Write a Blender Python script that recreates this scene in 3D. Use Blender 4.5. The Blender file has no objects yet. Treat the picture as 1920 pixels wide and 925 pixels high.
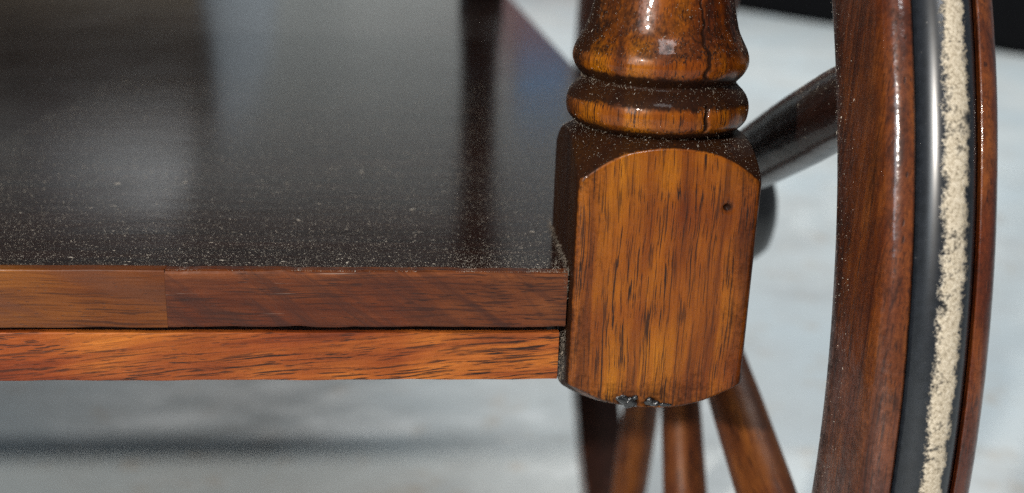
import bpy, math, random
import numpy as np
from mathutils import Matrix, Vector

S = bpy.context.scene
COL = S.collection
rng = np.random.default_rng(7)
random.seed(7)
R = math.radians

# ------------------------------------------------------------------ camera
cam_d = bpy.data.cameras.new('camera')
cam = bpy.data.objects.new('camera', cam_d)
COL.objects.link(cam)
S.camera = cam
CAM = Vector((-0.0325, -0.2126, 0.1067))
YAW, PITCH, ROLL = 0.0901, 0.3106, 0.0353
fw = Vector((math.sin(YAW)*math.cos(PITCH), math.cos(YAW)*math.cos(PITCH), -math.sin(PITCH)))
r0 = Vector((math.cos(YAW), -math.sin(YAW), 0))
u0 = r0.cross(fw)
rr = math.cos(ROLL)*r0 + math.sin(ROLL)*u0
uu = -math.sin(ROLL)*r0 + math.cos(ROLL)*u0
M3 = Matrix((rr, uu, -fw)).transposed()
cam.matrix_world = Matrix.Translation(CAM) @ M3.to_4x4()
cam_d.sensor_fit = 'HORIZONTAL'
cam_d.sensor_width = 36
cam_d.lens = 1980.05/1920*36
cam_d.clip_start = 0.005
cam_d.clip_end = 60
cam_d.dof.use_dof = True
cam_d.dof.focus_distance = 0.228
cam_d.dof.aperture_fstop = 10.5

# ------------------------------------------------------------------ light
W = bpy.data.worlds.new('World')
S.world = W
W.use_nodes = True
bg = W.node_tree.nodes['Background']
bg.inputs[0].default_value = (0.80, 0.90, 1.0, 1)
bg.inputs[1].default_value = 0.19

def area(name, loc, target, size, energy, color, sizey=None, shape='DISK'):
    d = bpy.data.lights.new(name, 'AREA')
    d.shape = shape
    d.size = size
    if sizey:
        d.size_y = sizey
    d.energy = energy
    d.color = color
    o = bpy.data.objects.new(name, d)
    COL.objects.link(o)
    o.location = loc
    o.rotation_euler = (Vector(target)-Vector(loc)).to_track_quat('-Z', 'Y').to_euler()
    return o
area('key_lamp', (-0.72, -0.98, 0.60), (0.03, 0.02, 0.03), 0.04, 21, (1.0, 0.93, 0.84))
area('window_lamp', (-0.02, -0.75, 1.05), (0.02, 0.05, 0.05), 0.36, 7, (0.95, 0.97, 1.0), 0.24, 'RECTANGLE')
area('floor_fill', (0.9, 1.9, 2.2), (0.8, 1.9, -0.2), 1.8, 54, (0.95, 0.99, 0.99), 1.4, 'RECTANGLE')  # added fill to brighten the floor behind, not a known fitting
area('rear_lamp', (-0.4, 4.3, 2.35), (-0.2, 0.5, -0.2), 1.8, 48, (1.0, 0.985, 0.95), 0.12, 'RECTANGLE')
area('side_window_lamp', (-1.15, -1.10, 0.62), (0.06, 0.0, 0.03), 0.34, 4.5, (0.72, 0.87, 1.0), 0.75, 'RECTANGLE')

S.view_settings.view_transform = 'Standard'
S.view_settings.look = 'None'
S.view_settings.gamma = 1
S.view_settings.exposure = 0
S.view_settings.use_curve_mapping = False
S.render.engine = 'CYCLES'
S.cycles.max_bounces = 8
S.cycles.use_denoising = False      # keep the fine grain of wood and dust

# ------------------------------------------------------------------ node helpers
def new_mat(name):
    m = bpy.data.materials.new(name)
    m.use_nodes = True
    nt = m.node_tree
    return m, nt, nt.nodes['Principled BSDF']

class NT:
    def __init__(s, nt):
        s.nt = nt
    def n(s, t, **kw):
        nd = s.nt.nodes.new(t)
        for k, v in kw.items():
            if k.startswith('i_'):
                nd.inputs[k[2:].replace('_', ' ')].default_value = v
            else:
                setattr(nd, k, v)
        return nd
    def link(s, a, b):
        s.nt.links.new(a, b)
    def val(s, x):
        return x
    def setin(s, sock, x):
        if hasattr(x, 'is_output') or isinstance(x, bpy.types.NodeSocket):
            s.link(x, sock)
        else:
            sock.default_value = x
    def math(s, op, a, b=0.0, clamp=False):
        nd = s.nt.nodes.new('ShaderNodeMath'); nd.operation = op; nd.use_clamp = clamp
        s.setin(nd.inputs[0], a); s.setin(nd.inputs[1], b)
        return nd.outputs[0]
    def vmath(s, op, a, b=(0, 0, 0)):
        nd = s.nt.nodes.new('ShaderNodeVectorMath'); nd.operation = op
        s.setin(nd.inputs[0], a)
        if op == 'SCALE':
            s.setin(nd.inputs['Scale'], b)
        else:
            s.setin(nd.inputs[1], b)
        return nd.outputs[0]
    def obj(s):
        return s.nt.nodes.new('ShaderNodeTexCoord').outputs['Object']
    def noise(s, vec, scale=1.0, detail=3.0, rough=0.55, dist=0.0, color=False):
        nd = s.nt.nodes.new('ShaderNodeTexNoise')
        s.link(vec, nd.inputs['Vector'])
        nd.inputs['Scale'].default_value = scale
        nd.inputs['Detail'].default_value = detail
        nd.inputs['Roughness'].default_value = rough
        nd.inputs['Distortion'].default_value = dist
        return nd.outputs['Color'] if color else nd.outputs[0]
    def voro(s, vec, scale=1.0, out='Distance'):
        nd = s.nt.nodes.new('ShaderNodeTexVoronoi')
        s.link(vec, nd.inputs['Vector'])
        nd.inputs['Scale'].default_value = scale
        return nd.outputs[out]
    def ramp(s, x, stops, interp='LINEAR'):
        nd = s.nt.nodes.new('ShaderNodeValToRGB')
        nd.color_ramp.interpolation = interp
        el = nd.color_ramp.elements
        while len(el) < len(stops):
            el.new(0.5)
        for e, (p, c) in zip(el, stops):
            e.position = p
            e.color = (c, c, c, 1) if not hasattr(c, '__len__') else (*c, 1)
        s.setin(nd.inputs[0], x)
        return nd.outputs[0]
    def mapr(s, x, a, b, c=0.0, d=1.0):
        nd = s.nt.nodes.new('ShaderNodeMapRange')
        s.setin(nd.inputs[0], x)
        for i, v in enumerate((a, b, c, d)):
            s.setin(nd.inputs[1+i], v)
        return nd.outputs[0]
    def mix(s, f, a, b, blend='MIX'):
        nd = s.nt.nodes.new('ShaderNodeMix'); nd.data_type = 'RGBA'; nd.blend_type = blend
        s.setin(nd.inputs[0], f)
        for sock, v in ((nd.inputs[6], a), (nd.inputs[7], b)):
            if isinstance(v, tuple):
                v = (*v, 1) if len(v) == 3 else v
            s.setin(sock, v)
        return nd.outputs[2]
    def attr(s, name):
        nd = s.nt.nodes.new('ShaderNodeAttribute'); nd.attribute_name = name
        return nd.outputs['Fac']
    def bump(s, h, strength, dist, normal=None):
        nd = s.nt.nodes.new('ShaderNodeBump')
        nd.inputs['Strength'].default_value = strength
        nd.inputs['Distance'].default_value = dist
        s.link(h, nd.inputs['Height'])
        if normal:
            s.link(normal, nd.inputs['Normal'])
        return nd.outputs[0]

def wood(name, light, mid, dark, pore, axis='Z', slant=None, pore_w=0.0011, pore_l=0.009, pore_t=0.20,
         pore_amt=0.85, band_w=0.006, band_l=0.09, rough=0.32, coat=0.35, coat_rough=0.10,
         grime_shade=None, grime_shade_col=(0.012, 0.007, 0.005), seed=0.0, figure=None, figure_col=None, scratch=0.0, bump=0.35,
         spec=0.14, streak_amt=0.75, streak_w=1.0):
    m, nt, bs = new_mat(name)
    t = NT(nt)
    co = t.obj()
    co = t.vmath('ADD', co, (seed*0.37, seed*0.53, seed*0.29))
    if slant:
        mp = t.n('ShaderNodeMapping'); t.link(co, mp.inputs['Vector']); mp.inputs['Rotation'].default_value = slant
        cg = mp.outputs[0]
    else:
        cg = co
    # gently wandering grain
    wob = t.noise(cg, 35, 2, 0.5, color=True)
    wob = t.vmath('SUBTRACT', wob, (0.5, 0.5, 0.5))
    cg = t.vmath('ADD', cg, t.vmath('SCALE', wob, 0.0022))
    def st(w, l):
        a = [1/w]*3
        a['XYZ'.index(axis)] = 1/l
        return t.vmath('MULTIPLY', cg, tuple(a))
    band = t.noise(st(band_w, band_l), 1, 4, 0.55, 0.4)
    fibre = t.noise(st(0.00045, 0.010), 1, 4, 0.6)
    blotch = t.noise(co, 55, 3, 0.6)
    v = t.voro(st(pore_w, pore_l), 1)
    dens = t.noise(st(0.004, 0.03), 1, 2, 0.6)
    thr = t.mapr(dens, 0.34, 0.68, 0.02, pore_t*1.6)
    pores = t.mapr(t.math('SUBTRACT', thr, v), -0.03, 0.05, 0.0, 1.0)
    v2 = t.voro(st(pore_w*0.45, pore_l*0.4), 1)
    pores2 = t.mapr(t.math('SUBTRACT', t.mapr(blotch, 0.3, 0.7, 0.06, pore_t*1.1), v2), -0.03, 0.05, 0.0, 0.7)
    c = t.ramp(band, [(0.30, dark), (0.47, mid), (0.68, light)])
    red = t.noise(co, 28, 2, 0.5)
    c = t.mix(t.mapr(red, 0.40, 0.62, 0.0, 0.9), c, t.mix(1.0, c, (0.62, 0.44, 0.50), 'MULTIPLY'))
    c = t.mix(t.mapr(fibre, 0.32, 0.66, 0.55, 0.0), c, t.mix(1.0, c, (0.42, 0.34, 0.30), 'MULTIPLY'))
    c = t.mix(t.mapr(blotch, 0.45, 0.75, 0.0, 0.5), c, t.mix(1.0, c, (0.60, 0.50, 0.45), 'MULTIPLY'))
    streak = t.noise(st(0.00048*streak_w, 0.015*streak_w), 1, 3, 0.6, 0.25)
    zone = t.noise(st(0.006, 0.05), 1, 3, 0.6)
    streak = t.math('MULTIPLY', t.mapr(streak, 0.53, 0.60, 0.0, 1.0), t.mapr(zone, 0.34, 0.58, 0.25, 1.0))
    c = t.mix(t.math('MULTIPLY', streak, streak_amt), c, pore)
    if figure:
        mp = t.n('ShaderNodeMapping'); t.link(co, mp.inputs['Vector'])
        mp.inputs['Rotation'].default_value = figure[0]; 
        fg = t.vmath('MULTIPLY', mp.outputs[0], figure[1])
        f = t.noise(fg, 1, 4, 0.62, 1.2)
        c = t.mix(t.mapr(f, 0.46, 0.66, 0.0, 0.75), c, figure_col)
    c = t.mix(t.math('MULTIPLY', pores2, pore_amt), c, pore)
    c = t.mix(t.math('MULTIPLY', pores, pore_amt), c, pore)
    rg = t.mapr(blotch, 0.3, 0.7, rough-0.07, rough+0.10)
    if grime_shade:
        g = t.attr(grime_shade)
        gn = t.noise(co, 900, 4, 0.65)
        gb = t.noise(co, 160, 4, 0.65)
        gg = t.math('ADD', g, t.mapr(gn, 0.2, 0.8, -0.40, 0.40))
        gg = t.math('ADD', gg, t.mapr(gb, 0.2, 0.8, -0.38, 0.38))
        gg = t.math('MULTIPLY', t.mapr(gg, 0.12, 0.88, 0.0, 1.0), t.mapr(g, 0.0, 0.12, 0.0, 1.0))
        c = t.mix(t.math('MULTIPLY', gg, 0.94), c, grime_shade_col)
        rg = t.math('ADD', rg, t.math('MULTIPLY', gg, 0.12))
    if scratch:
        sc = t.noise(t.vmath('MULTIPLY', co, (60, 3000, 3000)), 1, 3, 0.6)
        sm = t.noise(co, 45, 2)
        sf = t.math('MULTIPLY', t.mapr(sc, 0.66, 0.74), t.mapr(sm, 0.48, 0.62))
        c = t.mix(t.math('MULTIPLY', sf, scratch), c, (0.35, 0.25, 0.20))
    t.link(c, bs.inputs['Base Color'])
    t.setin(bs.inputs['Roughness'], rg)
    bs.inputs['Specular IOR Level'].default_value = spec
    bs.inputs['Coat Weight'].default_value = coat
    if grime_shade:
        inv = t.math('SUBTRACT', 1.0, t.math('MULTIPLY', gg, 0.8))
        t.setin(bs.inputs['Coat Weight'], t.math('MULTIPLY', inv, coat))
        t.setin(bs.inputs['Specular IOR Level'], t.math('MULTIPLY', inv, spec))
    bs.inputs['Coat Roughness'].default_value = coat_rough
    h = t.math('SUBTRACT', t.math('MULTIPLY', fibre, 0.25), pores)
    h2 = t.noise(co, 260, 3, 0.5)
    nb = t.bump(h, bump, 0.00012)
    nb = t.bump(h2, 0.10, 0.0012, nb)
    t.link(nb, bs.inputs['Normal'])
    t.link(t.bump(h2, 0.16, 0.0010), bs.inputs['Coat Normal'])
    return m

def plain(name, col, rough=0.6, var=0.25, scale=60, coat=0.0, spec=0.5, metallic=0.0, bump=0.2, bscale=300):
    m, nt, bs = new_mat(name)
    t = NT(nt)
    co = t.obj()
    n = t.noise(co, scale, 4, 0.6)
    d = tuple(c*(1-var) for c in col); l = tuple(min(1, c*(1+var)) for c in col)
    t.link(t.ramp(n, [(0.3, d), (0.7, l)]), bs.inputs['Base Color'])
    t.setin(bs.inputs['Roughness'], t.mapr(n, 0.3, 0.7, rough-0.06, rough+0.08))
    bs.inputs['Coat Weight'].default_value = coat
    bs.inputs['Specular IOR Level'].default_value = spec
    bs.inputs['Metallic'].default_value = metallic
    t.link(t.bump(t.noise(co, bscale, 3), bump, 0.0006), bs.inputs['Normal'])
    return m

AMBER = dict(light=(0.36, 0.118, 0.004), mid=(0.235, 0.064, 0.0035), dark=(0.080, 0.019, 0.003), pore=(0.012, 0.0045, 0.0025))
M_post = wood('post_wood', **AMBER, axis='Z', grime_shade='grime_shade', grime_shade_col=(0.010, 0.0048, 0.0033), pore_w=0.0005, pore_l=0.0110, pore_t=0.19, streak_amt=0.95, streak_w=0.85, coat=0.30, coat_rough=0.07)
M_rail = wood('rail_wood', light=(0.48, 0.150, 0.022), mid=(0.30, 0.076, 0.015), dark=(0.14, 0.030, 0.010), pore=(0.020, 0.009, 0.006),
              axis='X', slant=(0, R(5), 0), pore_w=0.00045, pore_l=0.0060, pore_t=0.19, streak_amt=1.0, streak_w=0.85, rough=0.42, coat=0.12, seed=1.3, band_l=0.06, bump=0.6)
M_edge_red = wood('edge_red_wood', light=(0.19, 0.060, 0.017), mid=(0.125, 0.037, 0.012), dark=(0.060, 0.019, 0.010), pore=(0.020, 0.008, 0.006),
              axis='X', pore_w=0.0006, pore_l=0.006, pore_t=0.18, rough=0.34, coat=0.14, seed=2.1, scratch=0.7,
              figure=((0, R(-38), 0), (18, 60, 190)), figure_col=(0.035, 0.012, 0.008))
M_edge_amber = wood('edge_amber_wood', light=(0.22, 0.075, 0.012), mid=(0.16, 0.050, 0.009), dark=(0.09, 0.029, 0.008), pore=(0.030, 0.010, 0.005),
              axis='X', pore_w=0.0005, pore_l=0.003, pore_t=0.14, rough=0.36, coat=0.12, seed=3.1, scratch=0.25,
              figure=((0, R(-20), 0), (14, 40, 110)), figure_col=(0.095, 0.032, 0.014))
M_felloe = wood('felloe_wood', light=(0.22, 0.066, 0.013), mid=(0.135, 0.037, 0.010), dark=(0.055, 0.015, 0.006), pore=(0.022, 0.007, 0.004),
              axis='Z', pore_w=0.0012, pore_l=0.014, pore_t=0.16, rough=0.33, coat=0.9, coat_rough=0.13, grime_shade='grime_shade', grime_shade_col=(0.02, 0.010, 0.008), seed=4.2, band_w=0.004)
M_spoke = wood('spoke_wood', light=(0.23, 0.074, 0.014), mid=(0.13, 0.039, 0.010), dark=(0.045, 0.014, 0.007), pore=(0.018, 0.006, 0.004),
              axis='Z', pore_w=0.0013, pore_l=0.014, pore_t=0.20, rough=0.5, coat=0.05, coat_rough=0.3, seed=5.2)
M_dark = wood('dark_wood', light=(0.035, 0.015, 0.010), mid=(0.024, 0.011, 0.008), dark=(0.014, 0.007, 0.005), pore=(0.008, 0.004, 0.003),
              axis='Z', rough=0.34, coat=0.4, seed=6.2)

# lacquered shelf top: near-black stained wood under a clear finish dulled by dust
def shelf_mat():
    m, nt, bs = new_mat('shelf_lacquer')
    t = NT(nt)
    co = t.obj()
    g = t.noise(t.vmath('MULTIPLY', co, (12, 300, 300)), 1, 4, 0.6)
    b = t.noise(co, 22, 4, 0.6)
    c = t.ramp(g, [(0.3, (0.008, 0.0036, 0.0026)), (0.7, (0.022, 0.0085, 0.0055))])
    film = t.mapr(t.noise(co, 1400, 3, 0.7), 0.55, 0.75, 0, 0.15)
    film = t.math('MULTIPLY', film, t.mapr(b, 0.3, 0.65, 0.3, 1.0))
    c = t.mix(film, c, (0.055, 0.042, 0.030))
    t.link(c, bs.inputs['Base Color'])
    t.setin(bs.inputs['Roughness'], t.mapr(b, 0.3, 0.7, 0.12, 0.17))
    bs.inputs['Specular IOR Level'].default_value = 0.42
    t.link(t.bump(t.noise(t.vmath('MULTIPLY', co, (30, 120, 120)), 1, 2), 0.05, 0.0010), bs.inputs['Normal'])
    return m
M_shelf = shelf_mat()

def tyre_mat():
    m, nt, bs = new_mat('tyre_rubber')
    t = NT(nt)
    co = t.obj()
    v = t.attr('across')
    e = t.noise(co, 330, 5, 0.7)
    e2 = t.noise(co, 1500, 3, 0.6)
    vv = t.math('ADD', v, t.mapr(e, 0.2, 0.8, -0.065, 0.065))
    vv = t.math('ADD', vv, t.mapr(e2, 0.2, 0.8, -0.04, 0.04))
    a = t.mapr(vv, 0.395, 0.445); b = t.mapr(vv, 0.635, 0.585)
    w = t.math('MULTIPLY', a, b)
    pat = t.math('ADD', t.noise(co, 140, 4, 0.7), t.mapr(e2, 0.2, 0.8, -0.10, 0.10))
    w = t.math('MULTIPLY', w, t.mapr(pat, 0.34, 0.44, 0.25, 1.0))
    worn = t.ramp(e2, [(0.25, (0.17, 0.135, 0.09)), (0.45, (0.38, 0.32, 0.23)), (0.75, (0.58, 0.51, 0.40))])
    rub = t.ramp(t.noise(co, 500, 4), [(0.35, (0.007, 0.0085, 0.011)), (0.75, (0.014, 0.0165, 0.021))])
    sp = t.mapr(t.voro(co, 420), 0.05, 0.10, 0.6, 0.0)
    rub = t.mix(t.math('MULTIPLY', sp, t.mapr(e, 0.5, 0.6)), rub, (0.16, 0.15, 0.14))
    t.link(t.mix(w, rub, worn), bs.inputs['Base Color'])
    t.setin(bs.inputs['Roughness'], t.math('ADD', t.math('MULTIPLY', w, 0.5), 0.27))
    h = t.math('MULTIPLY', w, t.math('ADD', e2, 0.4))
    t.link(t.bump(h, 0.35, 0.0004), bs.inputs['Normal'])
    return m
M_tyre = tyre_mat()

M_hub = plain('hub_black', (0.012, 0.011, 0.011), 0.35, 0.3, 80, coat=0.2)
M_axle = plain('axle_steel', (0.20, 0.19, 0.18), 0.45, 0.3, 90, metallic=1.0)
M_dust = plain('pale_dust', (0.46, 0.41, 0.34), 0.9, 0.35, 2500, bump=0.0)
M_lint = plain('grey_lint', (0.16, 0.13, 0.10), 0.95, 0.4, 1500, bump=0.0)
M_tar = plain('black_resin', (0.006, 0.005, 0.005), 0.16, 0.3, 900, coat=0.6, bump=0.5, bscale=1200)

def floor_mat():
    m, nt, bs = new_mat('pale_floor')
    t = NT(nt)
    co = t.obj()
    a = t.noise(co, 9, 5, 0.62)
    b = t.noise(t.vmath('MULTIPLY', co, (14, 30, 1)), 1, 5, 0.65, 0.5)
    c = t.noise(co, 120, 4, 0.6)
    col = t.ramp(a, [(0.30, (0.46, 0.49, 0.50)), (0.50, (0.57, 0.60, 0.60)), (0.72, (0.68, 0.70, 0.69))])
    col = t.mix(t.mapr(b, 0.56, 0.68, 0, 0.6), col, (0.76, 0.79, 0.80))
    col = t.mix(t.mapr(b, 0.40, 0.30, 0, 0.35), col, (0.40, 0.36, 0.31))
    col = t.mix(t.mapr(c, 0.3, 0.7, 0, 0.15), col, (0.25, 0.25, 0.24))
    bl = t.noise(co, 4.5, 4, 0.6)
    col = t.mix(t.mapr(bl, 0.42, 0.62, 0, 0.6), col, (0.47, 0.555, 0.60))
    col = t.mix(t.mapr(t.noise(co, 26, 3, 0.6), 0.58, 0.70, 0, 0.5), col, (0.46, 0.40, 0.33))
    t.link(col, bs.inputs['Base Color'])
    t.setin(bs.inputs['Roughness'], t.mapr(b, 0.35, 0.65, 0.62, 0.42))
    t.link(t.bump(t.noise(co, 40, 4), 0.15, 0.004), bs.inputs['Normal'])
    return m
M_floor = floor_mat()

# ------------------------------------------------------------------ mesh helpers
def link_mesh(name, verts, faces, mat, parent=None, smooth=True, attrs=None):
    me = bpy.data.meshes.new(name)
    me.from_pydata([tuple(v) for v in verts] if not isinstance(verts, np.ndarray) else verts.tolist(), [], faces if isinstance(faces, list) else faces.tolist())
    me.update()
    if smooth:
        me.polygons.foreach_set('use_smooth', [True]*len(me.polygons))
    if attrs:
        for k, a in attrs.items():
            at = me.attributes.new(k, 'FLOAT', 'POINT')
            at.data.foreach_set('value', np.asarray(a, dtype=np.float32).ravel())
    me.materials.append(mat)
    o = bpy.data.objects.new(name, me)
    COL.objects.link(o)
    if parent:
        o.parent = parent
    return o

def empty(name, loc=(0, 0, 0), parent=None):
    o = bpy.data.objects.new(name, None)
    COL.objects.link(o)
    o.location = loc
    o.empty_display_size = 0.02
    if parent:
        o.parent = parent
    return o

def grid_faces(nr, nc, wrap=True):
    i = np.arange(nr-1)[:, None]
    j = np.arange(nc if wrap else nc-1)[None, :]
    a = i*nc + j
    b = i*nc + (j+1) % nc
    return np.stack([a, b, b+nc, a+nc], -1).reshape(-1, 4)

def lathe_grid(name, cx, cy, z, r, mat, parent, nth=96, rfun=None, attrs=None):
    """surface of revolution about a vertical axis; r (nz,) or (nz,nth)."""
    th = np.linspace(0, 2*np.pi, nth, endpoint=False)
    z = np.asarray(z, float)
    r = np.asarray(r, float)
    if r.ndim == 1:
        r = np.repeat(r[:, None], nth, 1)
    X = cx + r*np.sin(th)[None]
    Y = cy - r*np.cos(th)[None]        # th = 0 faces the viewer side (-y)
    Z = np.repeat(z[:, None], nth, 1)
    v = np.stack([X, Y, Z], -1).reshape(-1, 3)
    f = grid_faces(len(z), nth).tolist()
    f.append(list(range(nth))[::-1])
    n0 = (len(z)-1)*nth
    f.append([n0+k for k in range(nth)])
    return link_mesh(name, v, f, mat, parent, True, attrs)

def vnoise(seed, shape_pts, scale, n=6):
    """cheap smooth pseudo-noise: sum of random plane waves"""
    g = np.random.default_rng(seed)
    out = 0
    for k in range(n):
        d = g.normal(size=3); d /= np.linalg.norm(d)
        out = out + np.sin((shape_pts @ d)*scale*(0.6+0.9*g.random()) + g.random()*6.28)
    return out/n

def rbox(name, x0, x1, y0, y1, z0, z1, mat, parent, b=0.0006, seg=2):
    import bmesh
    bm = bmesh.new()
    bmesh.ops.create_cube(bm, size=1)
    for v in bm.verts:
        v.co = Vector(((x0+x1)/2 + v.co.x*(x1-x0), (y0+y1)/2 + v.co.y*(y1-y0), (z0+z1)/2 + v.co.z*(z1-z0)))
    bmesh.ops.bevel(bm, geom=list(bm.edges), offset=b, segments=seg, affect='EDGES', profile=0.5)
    me = bpy.data.meshes.new(name)
    bm.to_mesh(me); bm.free()
    me.materials.append(mat)
    o = bpy.data.objects.new(name, me)
    COL.objects.link(o)
    if parent:
        o.parent = parent
    return o

# ------------------------------------------------------------------ setting: floor
FZ = -0.2375
fl = link_mesh('floor', [(-9, -3, FZ), (9, -3, FZ), (9, 12, FZ), (-9, 12, FZ)], [[0, 1, 2, 3]], M_floor, None, False)
fl['kind'] = 'structure'

# ------------------------------------------------------------------ the trolley
T = empty('tea_trolley', (0, 0, FZ))
T['label'] = 'dark wooden tea trolley with turned corner post, dusty glossy shelf and spoked wheel'
T['category'] = 'trolley'
TP = empty('corner_post', (0, 0, -FZ), T)      # part frames sit at world origin
TP_loc = TP

ZT, ZM, ZB, YS, XR = 0.0310, 0.0174, 0.0051, 0.0040, 0.0438
BW = 0.040
AX, AY = 0.020, 0.020
YB = 0.800          # far edge of the shelf

# --- square block of the post: square stock rounded off by the lathe at both ends
NTH, NZ = 720, 330
th = np.linspace(0, 2*np.pi, NTH, endpoint=False)
z = np.concatenate([np.linspace(-0.0012, 0.009, 70), np.linspace(0.009, 0.047, 150)[1:], np.linspace(0.047, 0.0622, 110)[1:]])
def prof(zz):
    # bounding surface of revolution: shoulders above and below the square
    top = np.interp(zz, [0.0490, 0.0515, 0.0535, 0.0555, 0.0575, 0.0588, 0.0598, 0.0607, 0.0614, 0.0618, 0.0622],
                        [0.0300, 0.0284, 0.0271, 0.0254, 0.0234, 0.0217, 0.0200, 0.0182, 0.0164, 0.0150, 0.0120])
    bot = np.interp(zz, [-0.0012, -0.0008, 0.0000, 0.0010, 0.0025, 0.0045, 0.0075],
                        [0.0140, 0.0175, 0.0198, 0.0216, 0.0236, 0.0260, 0.0300])
    return np.minimum(top, bot)
half = 0.020
Rsq = half/np.maximum(np.abs(np.sin(th)), np.abs(np.cos(th)))
Rsq = Rsq[None, :].repeat(len(z), 0)
Rp = prof(z)[:, None].repeat(NTH, 1)
# rounded vertical arrises
c4 = np.abs(((th+np.pi/4) % (np.pi/2))-np.pi/4)
arr = 1.0/np.power(np.abs(np.sin(th))**26+np.abs(np.cos(th))**26, 1/26)*half
Rsq = np.minimum(Rsq, arr[None, :])
k = 0.0008
h = np.clip(0.5+0.5*(Rp-Rsq)/k, 0, 1)
r = Rp*(1-h)+Rsq*h - k*h*(1-h)
P = np.stack([AX+r*np.sin(th)[None], AY-r*np.cos(th)[None], np.repeat(z[:, None], NTH, 1)], -1)
r = r + 0.00007*vnoise(3, P, 500, 9) + 0.00010*vnoise(4, P, 160, 6)
px = P[..., 0]; pz = P[..., 2]; front = (P[..., 1] < 0.004)
# pit in the face and the chipped lower lip
d = np.hypot(px-0.0327, (pz-0.0473)*1.25)
r -= front*0.0009*np.exp(-(d/0.00085)**2)
lip = np.exp(-((px-0.0140)/0.0028)**2)*np.exp(-((pz-0.0012)/0.0014)**2) + 0.7*np.exp(-((px-0.0195)/0.0018)**2)*np.exp(-((pz-0.0010)/0.0013)**2)
r -= front*lip*(0.0010+0.0005*vnoise(8, P, 4000, 6))
# grime: dark finish left on the shoulders and the inner sides, worn to bare amber on the show face
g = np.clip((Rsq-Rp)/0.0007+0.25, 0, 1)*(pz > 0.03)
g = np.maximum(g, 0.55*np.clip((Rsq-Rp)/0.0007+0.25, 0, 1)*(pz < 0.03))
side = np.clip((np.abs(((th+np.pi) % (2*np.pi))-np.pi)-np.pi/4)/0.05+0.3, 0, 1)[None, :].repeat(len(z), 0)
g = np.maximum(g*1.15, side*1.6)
g = np.maximum(g, front*np.clip(1.5*np.exp(-(d/0.0010)**2), 0, 1))
g = np.maximum(g, front*np.clip(1.6*lip, 0, 1))
edge = np.exp(-((np.abs(px-AX)-0.0196)/0.0012)**2)*front
g = np.maximum(g, 0.50*edge*(1-side*0.5))
g = np.maximum(g, front*0.34*np.clip((np.abs(px-AX)-0.012)/0.008, 0, 1))
g = np.maximum(g, front*0.48*np.exp(-((pz-0.001)/0.0060)**2))
block = lathe_grid('block', AX, AY, z, r, M_post, TP, NTH, attrs={'grime_shade': g})

# --- turned shaft
prof_pts = [(0.0600, 0.0150), (0.0607, 0.0163), (0.0613, 0.0175), (0.0622, 0.0188), (0.0635, 0.0199), (0.0650, 0.0203), (0.0667, 0.0203), (0.0682, 0.0199),
            (0.0696, 0.0190), (0.0706, 0.0180), (0.0713, 0.0172), (0.0718, 0.0170), (0.0724, 0.0174), (0.0734, 0.0183),
            (0.0746, 0.0190), (0.0760, 0.0194), (0.0775, 0.01925), (0.0790, 0.0187), (0.0806, 0.0178), (0.0825, 0.0168), (0.0850, 0.0160), (0.0885, 0.01515),
            (0.0930, 0.0143), (0.1000, 0.0135), (0.1150, 0.0130), (0.1400, 0.0137), (0.1700, 0.0160), (0.2000, 0.0180), (0.2250, 0.0170),
            (0.2450, 0.0140), (0.2550, 0.0125), (0.2600, 0.0150), (0.2640, 0.0180), (0.2700, 0.0195), (0.2760, 0.0180), (0.2800, 0.0160), (0.2850, 0.0200), (0.3900, 0.0200)]
pp = np.array(prof_pts)
ZTRAY = 0.250
pp[:, 0] = np.where(pp[:, 0] > 0.1, 0.1+(pp[:, 0]-0.1)*(ZTRAY-0.1)/0.29, pp[:, 0])
def smooth_interp(x, xs, ys):
    # monotone-ish cubic through the points
    m = np.gradient(ys, xs)
    i = np.clip(np.searchsorted(xs, x)-1, 0, len(xs)-2)
    hh = xs[i+1]-xs[i]; t = (x-xs[i])/hh
    return ((2*t**3-3*t**2+1)*ys[i]+(t**3-2*t**2+t)*hh*m[i]+(-2*t**3+3*t**2)*ys[i+1]+(t**3-t**2)*hh*m[i+1])
NT2 = 540
th2 = np.linspace(0, 2*np.pi, NT2, endpoint=False)
z2 = np.concatenate([np.linspace(0.0600, 0.0960, 240), np.linspace(0.0960, ZTRAY, 130)[1:]])
r2 = smooth_interp(z2, pp[:, 0], pp[:, 1])[:, None].repeat(NT2, 1)
P2 = np.stack([AX+r2*np.sin(th2)[None], AY-r2*np.cos(th2)[None], np.repeat(z2[:, None], NT2, 1)], -1)
r2 = r2 + 0.00006*vnoise(13, P2, 600, 8) + 0.00008*vnoise(14, P2, 200, 6)
zz = P2[..., 2]
tt = ((th2+np.pi) % (2*np.pi)-np.pi)[None, :].repeat(len(z2), 0)
# shrinkage cracks
tc = 0.325+0.020*np.sin(zz*900)+0.012*np.sin(zz*2300+1)
wid = np.interp(z2, [0.0735, 0.076, 0.0800, 0.0850, 0.0890, 0.0930, 0.10], [0.022, 0.030, 0.036, 0.022, 0.014, 0.010, 0.0])[:, None]
crack1 = np.exp(-((tt-tc)/np.maximum(wid, 1e-4))**2)*(zz > 0.0722)*(zz < 0.1)
tc2 = 0.330+0.012*np.sin(zz*1500)
crack2 = np.exp(-((tt-tc2)/0.020)**2)*np.clip((zz-0.0628)/0.0008, 0, 1)*np.clip((0.0688-zz)/0.0006, 0, 1)
r2 -= 0.00022*crack1 + 0.0010*crack2
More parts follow.
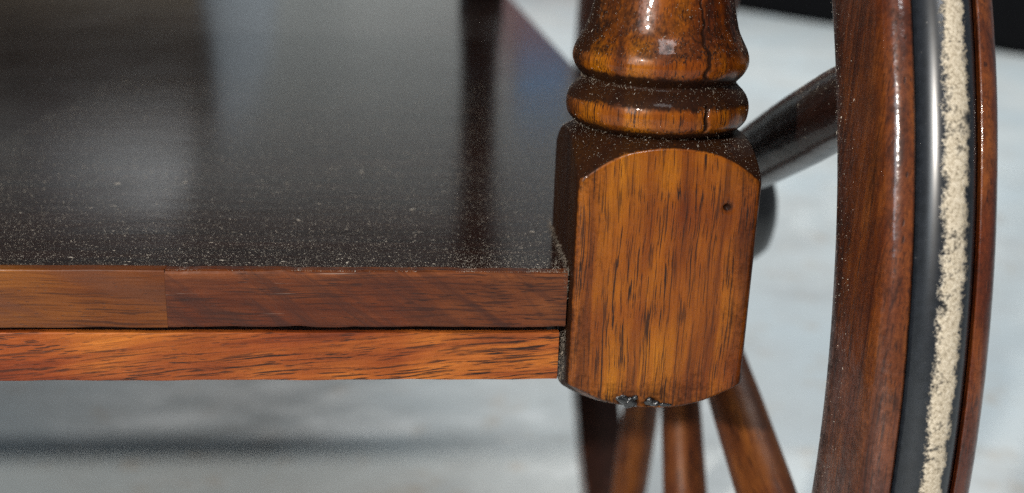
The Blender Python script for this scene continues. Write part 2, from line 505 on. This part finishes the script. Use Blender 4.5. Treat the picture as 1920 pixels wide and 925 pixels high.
# finish darkest in the quirks and on the upper rounds, rubbed bright on the proud rounds
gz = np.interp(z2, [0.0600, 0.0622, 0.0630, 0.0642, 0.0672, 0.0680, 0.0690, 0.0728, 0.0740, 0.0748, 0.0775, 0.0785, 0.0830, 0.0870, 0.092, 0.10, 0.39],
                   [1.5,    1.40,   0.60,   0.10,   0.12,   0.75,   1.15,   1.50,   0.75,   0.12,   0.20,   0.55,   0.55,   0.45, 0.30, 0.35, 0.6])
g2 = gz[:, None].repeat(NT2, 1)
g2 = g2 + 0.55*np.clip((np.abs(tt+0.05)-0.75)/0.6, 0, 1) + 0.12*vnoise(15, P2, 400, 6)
g2 = np.clip(np.maximum(g2, np.maximum(crack1*1.3, crack2*1.6)), 0, 1.6)
shaft = lathe_grid('turned_shaft', AX, AY, z2, r2, M_post, TP, NT2, attrs={'grime_shade': g2})

# black hardened finish in the chipped lip
def blob(name, c, s, mat, parent, seed, n=20, m=28, amp=0.25, fr=1500):
    u = np.linspace(0.02, np.pi-0.02, n); v = np.linspace(0, 2*np.pi, m, endpoint=False)
    D = np.stack([np.sin(u)[:, None]*np.cos(v)[None], np.sin(u)[:, None]*np.sin(v)[None], np.cos(u)[:, None].repeat(m, 1)], -1)
    Q = D*np.array(s)
    Q = Q*(1+amp*vnoise(seed, Q, fr, 7))[..., None]
    return link_mesh(name, Q.reshape(-1, 3)+np.array(c), grid_faces(n, m).tolist()+[list(range(m))[::-1], [(n-1)*m+i for i in range(m)]], mat, parent)
for i_, (x_, z_, sx_, sz_) in enumerate([(0.0130, 0.0020, 0.0017, 0.0010), (0.0146, 0.0013, 0.0014, 0.0012), (0.0158, 0.0026, 0.0007, 0.0008),
                                       (0.0190, 0.0018, 0.0011, 0.0011), (0.0202, 0.0011, 0.0010, 0.0008), (0.0230, 0.0008, 0.0016, 0.0005)]):
    blob('resin_drip', (x_, 0.0009, z_), (sx_*1.25, 0.0012, sz_*1.2), M_tar, TP, 21+i_, 36, 48, amp=0.55, fr=2600)

# --- far and left posts of the same turning
def post_copy(x, y, name='corner_post'):
    e = empty(name, (x, y, -FZ), T)
    lathe_grid('turned_shaft', 0, 0, np.concatenate([[0.0600], np.linspace(0.061, ZTRAY, 120)]), np.interp(np.concatenate([[0.0600], np.linspace(0.061, ZTRAY, 120)]), [0.06, 0.062, 0.066, 0.071, 0.076, 0.085, 0.2, 0.39], [0.016, 0.019, 0.0203, 0.0175, 0.0193, 0.0165, 0.0175, 0.0175]), M_dark, e, 48)
    rbox('block', -0.02, 0.02, -0.02, 0.02, -0.001, 0.0610, M_dark, e, 0.004, 3)
    return e
post_copy(AX, YB-0.024)
post_copy(-0.505, YB-0.024)
post_copy(-0.505, AY)

# --- shelf board, edge strips, rails
SB = empty('shelf', (0, 0, -FZ), T)
XL = -0.5288
def slab(name, x0, x1, y0, y1, z0, z1, mat, parent, nx, nz, seed, lowchip=0.0, topchip=0.0, bev=0.0005):
    """board edge with a slightly uneven show face; front face is a fine grid, rest a box"""
    xs = np.linspace(x0, x1, nx)
    prof = [(y1, z0), (y0+bev, z0)]
    zs = np.linspace(z0+bev, z1-bev, nz)
    ring = [(y1, z0), (y0+bev, z0), (y0+bev*0.3, z0+bev*0.3)] + [(y0, q) for q in zs] + [(y0+bev*0.3, z1-bev*0.3), (y0+bev, z1), (y1, z1)]
    ring = np.array(ring)
    nr = len(ring)
    V = np.zeros((nx, nr, 3))
    V[..., 0] = xs[:, None]
    V[..., 1] = ring[None, :, 0]
    V[..., 2] = ring[None, :, 1]
    g = np.random.default_rng(seed)
    low = 0.00010*np.sin(xs*170+seed)+0.00008*np.sin(xs*410+2*seed)
    ch = np.zeros(nx)
    for q in range(14):
        c = x0+(x1-x0)*g.random(); w = 0.0005+0.0022*g.random()
        ch += g.random()*np.exp(-((xs-c)/w)**2)
    V[:, :3+nz//3, 2] += (low+lowchip*ch)[:, None]*np.linspace(1, 0, 3+nz//3)[None]
    V[:, -(3+nz//3):, 2] += (0.5*low-topchip*ch)[:, None]*np.linspace(0, 1, 3+nz//3)[None]
    V[:, 2:-2, 1] += 0.00006*vnoise(seed, V[:, 2:-2], 300, 6)
    f = []
    for i in range(nx-1):
        for j in range(nr):
            a = i*nr+j; b = i*nr+(j+1) % nr
            f.append([a, a+nr, b+nr, b])
    f.append(list(range(nr))); f.append([(nx-1)*nr+j for j in range(nr)][::-1])
    return link_mesh(name, V.reshape(-1, 3), f, mat, parent, False)
pl = [(XL, YS+0.0032), (-0.0003, YS+0.0032), (-0.0003, 0.0403), (XR, 0.0403), (XR, YB), (XL, YB)]
z0_, z1_ = ZM+0.0008, ZT-0.00015
link_mesh('shelf_top', [(a_, b_, z0_) for a_, b_ in pl]+[(a_, b_, z1_) for a_, b_ in pl],
          [[5, 4, 3, 2, 1, 0], [6, 7, 8, 9, 10, 11]]+[[i_, (i_+1) % 6, (i_+1) % 6+6, i_+6] for i_ in range(6)], M_shelf, SB, False)
XJ = -0.0868      # joint between the two edge strips
slab('edge_strip', XL, XJ-0.00002, YS, YS+0.0030, ZM+0.0004, ZT, M_edge_amber, SB, 160, 12, 31, 0.00025, 0.0001, 0.0003)
slab('edge_strip', XJ+0.00002, -0.0004, YS, YS+0.0030, ZM+0.0004, ZT, M_edge_red, SB, 160, 12, 32, 0.00035, 0.0002, 0.0008)
slab('rail', XL, -0.0016, YS+0.0005, YS+0.0022, ZB, ZM-0.0009, M_rail, SB, 260, 10, 33, 0.0001, 0.0003, 0.0003)
rbox('gap_darkener', XL+0.002, -0.0004, YS+0.012, YS+0.020, ZB+0.0005, ZM+0.0006, M_dark, SB, 0.0005)  # added dark strip closing the cavity so the gap stays black
rbox('rail', XR-0.020, XR-0.001, 0.041, YB-0.046, ZB, ZM-0.0007, M_dark, SB, 0.0006)
rbox('rail', -0.484, -0.001, YB-0.022, YB-0.002, ZB, ZM-0.0007, M_dark, SB, 0.0006)
# tray the posts carry, above the picture
UT = rbox('upper_tray', XL, XR, -0.004, YB, ZTRAY+0.0002, ZTRAY+0.018, M_dark, T, 0.002, 3)
UT.location = (0, 0, -FZ)

# --- wheel
X0, WW, YH, ZH, RO, RI = 0.0580, 0.0240, 0.1995, -0.0087, 0.2258, 0.2025
XC = X0+WW/2
WE = empty('wheel', (XC, YH, ZH-FZ), T)
# local frame of the wheel: x across, angle a measured from -y (towards the front) up
def ring_mesh(name, ring, mat, parent, n=360, attrs=None, jit=0, seed=0):
    ring = np.array(ring)           # (x, radius)
    a = np.linspace(0, 2*np.pi, n, endpoint=False)
    V = np.zeros((n, len(ring), 3))
    rad = ring[None, :, 1].repeat(n, 0)
    V[..., 0] = ring[None, :, 0]
    V[..., 1] = -rad*np.cos(a)[:, None]
    V[..., 2] = rad*np.sin(a)[:, None]
    if jit:
        q = vnoise(seed, V, 260, 8)*jit
        V[..., 1] += -q*np.cos(a)[:, None]; V[..., 2] += q*np.sin(a)[:, None]
    m = len(ring)
    f = []
    for i in range(n):
        b = ((i+1) % n)*m; c = i*m
        for j in range(m):
            k2 = (j+1) % m
            f.append([c+j, b+j, b+k2, c+k2])
    at = {k_: np.tile(np.asarray(v_), n) for k_, v_ in attrs.items()} if attrs else None
    return link_mesh(name, V.reshape(-1, 3), f, mat, parent, True, at), V

hx = WW/2
def arc(cx, cr, rx, rrad, a0, a1, n):
    return [(cx+rx*math.cos(R(q)), cr+rrad*math.sin(R(q))) for q in np.linspace(a0, a1, n)]
left_face = [(-hx+0.0012, RI), (-hx+0.0003, RI+0.0004), (-hx, RI+0.0013)] + [(-hx, q) for q in np.linspace(RI+0.004, RO-0.0006, 8)] + [(-hx+0.0002, RO)]
sh = arc(-hx+0.0046, RO-0.0003, 0.0044, 0.0038, 172, 80, 14)
chan = [(-0.0071, RO+0.0030), (-0.0070, RO+0.0010), (-0.0069, RO-0.0040)]
half_l = left_face+sh+chan
half_r = [(-a, b) for a, b in half_l][::-1]
ring = half_l+half_r
gr = []
for a, b in ring:
    if b < RI+0.0002:
        gr.append(1.0)  # inner rim surface darkened in colour to stand for its shade
    elif b > RO+0.0005 and a < 0:
        gr.append(0.27)
    elif a <= -hx+0.0004 and b < RI+0.006:
        gr.append(0.60)
    elif a > 0:
        gr.append(0.16)
    else:
        gr.append(0.34)
rim, _ = ring_mesh('rim', ring, M_felloe, WE, 420, {'grime_shade': gr}, 0.00012, 41)
tr = arc(0, RO-0.0004, 0.0069, 0.0068, 184, -4, 60)
tr_ring = tr+[(0.0062, RO-0.0035), (-0.0062, RO-0.0035)]
tyre, _ = ring_mesh('tyre', tr_ring, M_tyre, WE, 420, {'across': list(np.linspace(0, 1, 60))+[0.0, 0.0]}, 0.00008, 43)

# hub, turned about the axle
def lathe_x(name, pts, mat, parent, n=64):
    V = []; f = []
    for x_, r_ in pts:
        for k_ in range(n):
            a = 2*math.pi*k_/n
            V.append((x_, -r_*math.cos(a), r_*math.sin(a)))
    m = len(pts)
    for i in range(m-1):
        for k_ in range(n):
            f.append([i*n+k_, i*n+(k_+1) % n, (i+1)*n+(k_+1) % n, (i+1)*n+k_])
    f.append(list(range(n))); f.append([(m-1)*n+k_ for k_ in range(n)][::-1])
    return link_mesh(name, V, f, mat, parent)
lathe_x('hub', [(-0.016, 0.008), (-0.0165, 0.016), (-0.015, 0.018), (-0.011, 0.0185), (-0.010, 0.026), (-0.008, 0.028), (0.008, 0.028), (0.010, 0.026), (0.012, 0.022),
                (0.022, 0.0215), (0.028, 0.0225), (0.034, 0.0215), (0.038, 0.0185), (0.0405, 0.013), (0.0415, 0.006)], M_hub, WE)
ax = lathe_x('axle', [(-0.54, 0.0060), (-0.5395, 0.0065), (-0.010, 0.0065), (-0.009, 0.006)], M_axle, T, 32)
ax.location = (XC, YH, ZH-FZ)

# spokes: one turned spoke, copied round the wheel
sp_prof = [(0.022, 0.0060), (0.030, 0.0064), (0.050, 0.0070), (0.080, 0.0078), (0.115, 0.0085), (0.150, 0.0087), (0.180, 0.0082), (0.2035, 0.0068)]
sp = np.array(sp_prof)
zs = np.linspace(0.022, 0.2035, 60)
rs = np.interp(zs, sp[:, 0], sp[:, 1])
proto = lathe_grid('spoke', 0, 0, zs, rs, M_spoke, WE, 40)
angles = [23.8, -18.3, -59.0, -104.0, -150.0, 164.0, 116.0, 66.0]
for i, a in enumerate(angles):
    o = proto if i == 0 else proto.copy()
    if i:
        COL.objects.link(o); o.parent = WE
    o.material_slots[0].link = 'OBJECT'
    o.material_slots[0].material = M_dark if a == 23.8 else M_spoke  # raised spoke gets the darker wood in place of the post's shade
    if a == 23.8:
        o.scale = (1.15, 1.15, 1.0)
    else:
        o.scale = (1, 1, 1)
    # local z axis -> direction (0, -cos a, sin a)
    dvec = Vector((0, -math.cos(R(a)), math.sin(R(a))))
    q = Vector((0, 0, 1)).rotation_difference(dvec)
    o.rotation_mode = 'QUATERNION'
    o.rotation_quaternion = q

# ------------------------------------------------------------------ dust
def specks(name, pts, nrm, size, mat, parent, fib=0.25, seed=0):
    """tiny crumbs (tetrahedra) and short bent fibres lying on a surface"""
    g = np.random.default_rng(seed)
    n = len(pts)
    pts = np.asarray(pts); nrm = np.asarray(nrm)
    up = nrm/np.linalg.norm(nrm, axis=1, keepdims=True)
    rv = g.normal(size=(n, 3)); t1 = np.cross(up, rv); t1 /= np.linalg.norm(t1, axis=1, keepdims=True)
    t2 = np.cross(up, t1)
    isf = g.random(n) < fib
    s = size*np.exp(0.42*g.normal(size=n))
    L = np.where(isf, s*(2.0+4.0*g.random(n)), s)
    B = np.where(isf, s*0.35, s*(0.5+0.4*g.random(n)))
    H = np.where(isf, s*0.35, s*0.7)
    a = pts-t1*L[:, None]*0.5
    b = pts+t1*L[:, None]*0.5+t2*(L*0.25*np.where(isf, g.normal(size=n), 0))[:, None]
    c = pts+t2*B[:, None]
    d_ = pts+up*H[:, None]+t2*(B*0.3)[:, None]
    V = np.stack([a, b, c, d_], 1).reshape(-1, 3)
    k0 = np.arange(n)[:, None]*4
    F = np.concatenate([k0+np.array([[0, 1, 3]]), k0+np.array([[1, 2, 3]]), k0+np.array([[2, 0, 3]])], 0)
    o = link_mesh(name, V, F, mat, parent, False)
    o['kind'] = 'stuff'
    return o
g = np.random.default_rng(5)
n = 115000
yy = YS+0.0005+0.26*g.random(n)**1.9
xx = -0.165+0.21*g.random(n)
keep = (xx < XR-0.001) & ~((xx > -0.0003) & (yy < 0.0403))
pts = np.stack([xx, yy, np.full(n, ZT-0.00015)], 1)[keep]
cl = 0.5+0.5*vnoise(55, pts, 160, 7)
keep = g.random(len(pts)) < 0.35+0.65*cl
pts = pts[keep]
specks('shelf_dust', pts, np.tile([0, 0, 1.0], (len(pts), 1)), 0.00006, M_dust, SB, 0.3, 61)

def on_lathe(Zs, Rg, thg, nsel, weight, seed, cx=AX, cy=AY):
    gg = np.random.default_rng(seed)
    w = weight.ravel()/weight.sum()
    idx = gg.choice(w.size, nsel, p=w)
    i, j = np.unravel_index(idx, weight.shape)
    rr_ = Rg[i, j]
    nn = np.stack([np.sin(thg[j]), -np.cos(thg[j]), np.full(nsel, 0.7)], 1)
    p_ = np.stack([cx+rr_*np.sin(thg[j]), cy-rr_*np.cos(thg[j]), Zs[i]], 1)
    return p_ + 0.0001*gg.normal(size=p_.shape), nn
wt = np.clip(np.gradient(-r, z, axis=0), 0, 3)*(P[..., 2] > 0.05)*(Rp < Rsq) + 0.004*(P[..., 2] > 0.002)
p_, n_ = on_lathe(z, r, th, 5200, wt, 71)
specks('block_dust', p_, n_, 0.00006, M_dust, TP, 0.25, 72)
wt = (np.clip(np.gradient(-r2, z2, axis=0), 0, 2)+0.10)*(P2[..., 2] < 0.096)
p_, n_ = on_lathe(z2, r2, th2, 6500, wt, 73)
specks('shaft_dust', p_, n_, 0.000058, M_dust, TP, 0.25, 74)
# lint packed in the quirks of the turning and against the shelf joint
wt = (np.exp(-((P2[..., 2]-0.0717)/0.0006)**2)+0.8*np.exp(-((P2[..., 2]-0.0612)/0.0007)**2))*(0.4+0.6*np.clip(-tt, 0, 1))
p_, n_ = on_lathe(z2, r2, th2, 1800, wt, 75)
specks('groove_lint', p_, n_, 0.00013, M_lint, TP, 0.5, 76)
m_ = 900
qz = np.where(g.random(m_) < 0.55, ZB+0.012*g.random(m_), ZT-0.006+0.007*g.random(m_))
lp = np.stack([-0.0002-0.0012*g.random(m_)**1.5, YS-0.0002+0.0016*g.random(m_), qz], 1)
specks('joint_lint', lp, np.tile([-0.3, -1, 0.3], (m_, 1)), 0.00012, M_lint, SB, 0.5, 77)
m_ = 700
lp = np.stack([-0.0001-0.0010*g.random(m_)**2.5, YS+0.004+0.034*g.random(m_), ZT+0.0012*g.random(m_)**2], 1)
specks('joint_lint', lp, np.tile([-0.6, 0, 1.0], (m_, 1)), 0.00010, M_lint, SB, 0.5, 78)
m_ = 70
hp = np.stack([-0.15+0.145*g.random(m_), YS+0.003+0.10*g.random(m_)**1.5, np.full(m_, ZT-0.0001)], 1)
specks('shelf_hair', hp, np.tile([0, 0, 1.0], (m_, 1)), 0.00020, M_dust, SB, 1.0, 81)
# dust on the upper side of the raised spoke and along the inner edge of the rim (wheel frame)
a = R(23.8); m_ = 3500
s_ = 0.09+0.11*g.random(m_); rad = 1.15*np.interp(s_, sp[:, 0], sp[:, 1])
ph = g.normal(size=m_)*0.75
dirv = np.array([0, -math.cos(a), math.sin(a)]); up_ = np.array([0, math.sin(a), math.cos(a)]); xv = np.array([1.0, 0, 0])
nn = np.cos(ph)[:, None]*up_ - np.sin(ph)[:, None]*xv
lp = s_[:, None]*dirv + rad[:, None]*nn
specks('spoke_dust', lp, nn, 0.00009, M_dust, WE, 0.4, 79)
m_ = 1500
aa = R(-40)+R(95)*g.random(m_); rq = RI+0.0005+0.010*g.random(m_)**2.2
lp = np.stack([np.full(m_, -hx-0.00002), -rq*np.cos(aa), rq*np.sin(aa)], 1)
specks('rim_dust', lp, np.tile([-1.0, 0, 0.2], (m_, 1)), 0.000085, M_dust, WE, 0.2, 80)

# ------------------------------------------------------------------ what stands behind (mirrored in the shelf; the trunk shows past the wheel)
M_wall = plain('grey_wall', (0.72, 0.73, 0.70), 0.8, 0.10, 2)
wl = rbox('wall', -5, 5, 5.2, 5.35, FZ, 2.6, M_wall, None, 0.01)
wl['kind'] = 'structure'
M_cab = plain('brown_cabinet', (0.030, 0.020, 0.014), 0.5, 0.3, 8)
M_cab2 = plain('tan_plinth', (0.20, 0.15, 0.10), 0.6, 0.2, 12)
M_red = plain('red_brown_chest', (0.30, 0.14, 0.14), 0.5, 0.2, 9)
M_blue = plain('blue_plastic', (0.18, 0.45, 0.80), 0.4, 0.1, 5)
M_cloth = plain('grey_blue_cloth', (0.34, 0.37, 0.40), 0.9, 0.1, 8)
M_black = plain('black_fabric', (0.004, 0.004, 0.005), 0.85, 0.3, 30, spec=0.1)
M_brass = plain('dull_metal', (0.3, 0.26, 0.2), 0.4, 0.1, 30, metallic=1.0)

def thing(name, label, cat, loc, rz=0):
    e = empty(name, loc); e.rotation_euler.z = rz
    e['label'] = label; e['category'] = cat
    return e
c = thing('low_cabinet', 'dark brown low cabinet mirrored in the glossy shelf', 'cabinet', (-1.25, 3.0, FZ))
rbox('carcass', -0.55, 0.60, 0.0, 0.45, 0.50, 0.86, M_cab, c, 0.01)
rbox('plinth', -0.55, 0.60, 0.01, 0.44, 0.0, 0.498, M_cab2, c, 0.01)
rbox('door', -0.52, 0.02, -0.02, -0.001, 0.53, 0.83, M_cab, c, 0.005)
rbox('door', 0.04, 0.57, -0.02, -0.001, 0.53, 0.83, M_cab, c, 0.005)
M_cloth2 = plain('white_cloth', (0.85, 0.86, 0.87), 0.9, 0.06, 8)
def sack(label, loc, s_, seed, tilt=0.0):
    o = blob('cloth_bundle', (0, 0, 0), s_, M_cloth if tilt else M_cloth2, None, seed, 30, 40, 0.30, 9)
    o.location = loc; o.rotation_euler.y = tilt; o['label'] = label; o['category'] = 'cloth'
    return o
sack('white cloth heaped on the dark low cabinet', (-1.02, 3.2, 0.78), (0.27, 0.18, 0.24), 91)
sack('narrow pale blue cloth bundle standing beside the dark low cabinet', (-0.60, 3.1, 0.22), (0.15, 0.12, 0.46), 93, -0.25)
c = thing('chest', 'red brown chest carrying a blue crate', 'chest', (0.58, 4.55, FZ))
rbox('carcass', -0.28, 0.28, 0, 0.4, 0.0, 0.80, M_red, c, 0.01)
rbox('lid', -0.29, 0.29, -0.01, 0.41, 0.802, 0.84, M_red, c, 0.01)
c2 = thing('crate', 'blue plastic crate sitting on the red brown chest', 'crate', (0.52, 4.6, FZ+0.842))
rbox('tub', -0.11, 0.11, 0, 0.3, 0, 0.20, M_blue, c2, 0.01)
rbox('rim', -0.12, 0.12, -0.01, 0.31, 0.201, 0.225, M_blue, c2, 0.006)
# black trunk on the floor past the wheel: its lower edge runs from (1.16, 3.77) to (1.61, 2.59)
ang = math.atan2(2.59-3.767, 1.614-1.163)
c = thing('trunk', 'black trunk lying on the pale floor beyond the wheel', 'trunk', (1.163, 3.767, FZ), ang)
rbox('body', -0.35, 2.0, 0.0, 0.6, 0.0, 0.42, M_black, c, 0.03, 4)
rbox('lid', -0.36, 2.01, -0.01, 0.61, 0.423, 0.52, M_black, c, 0.03, 4)
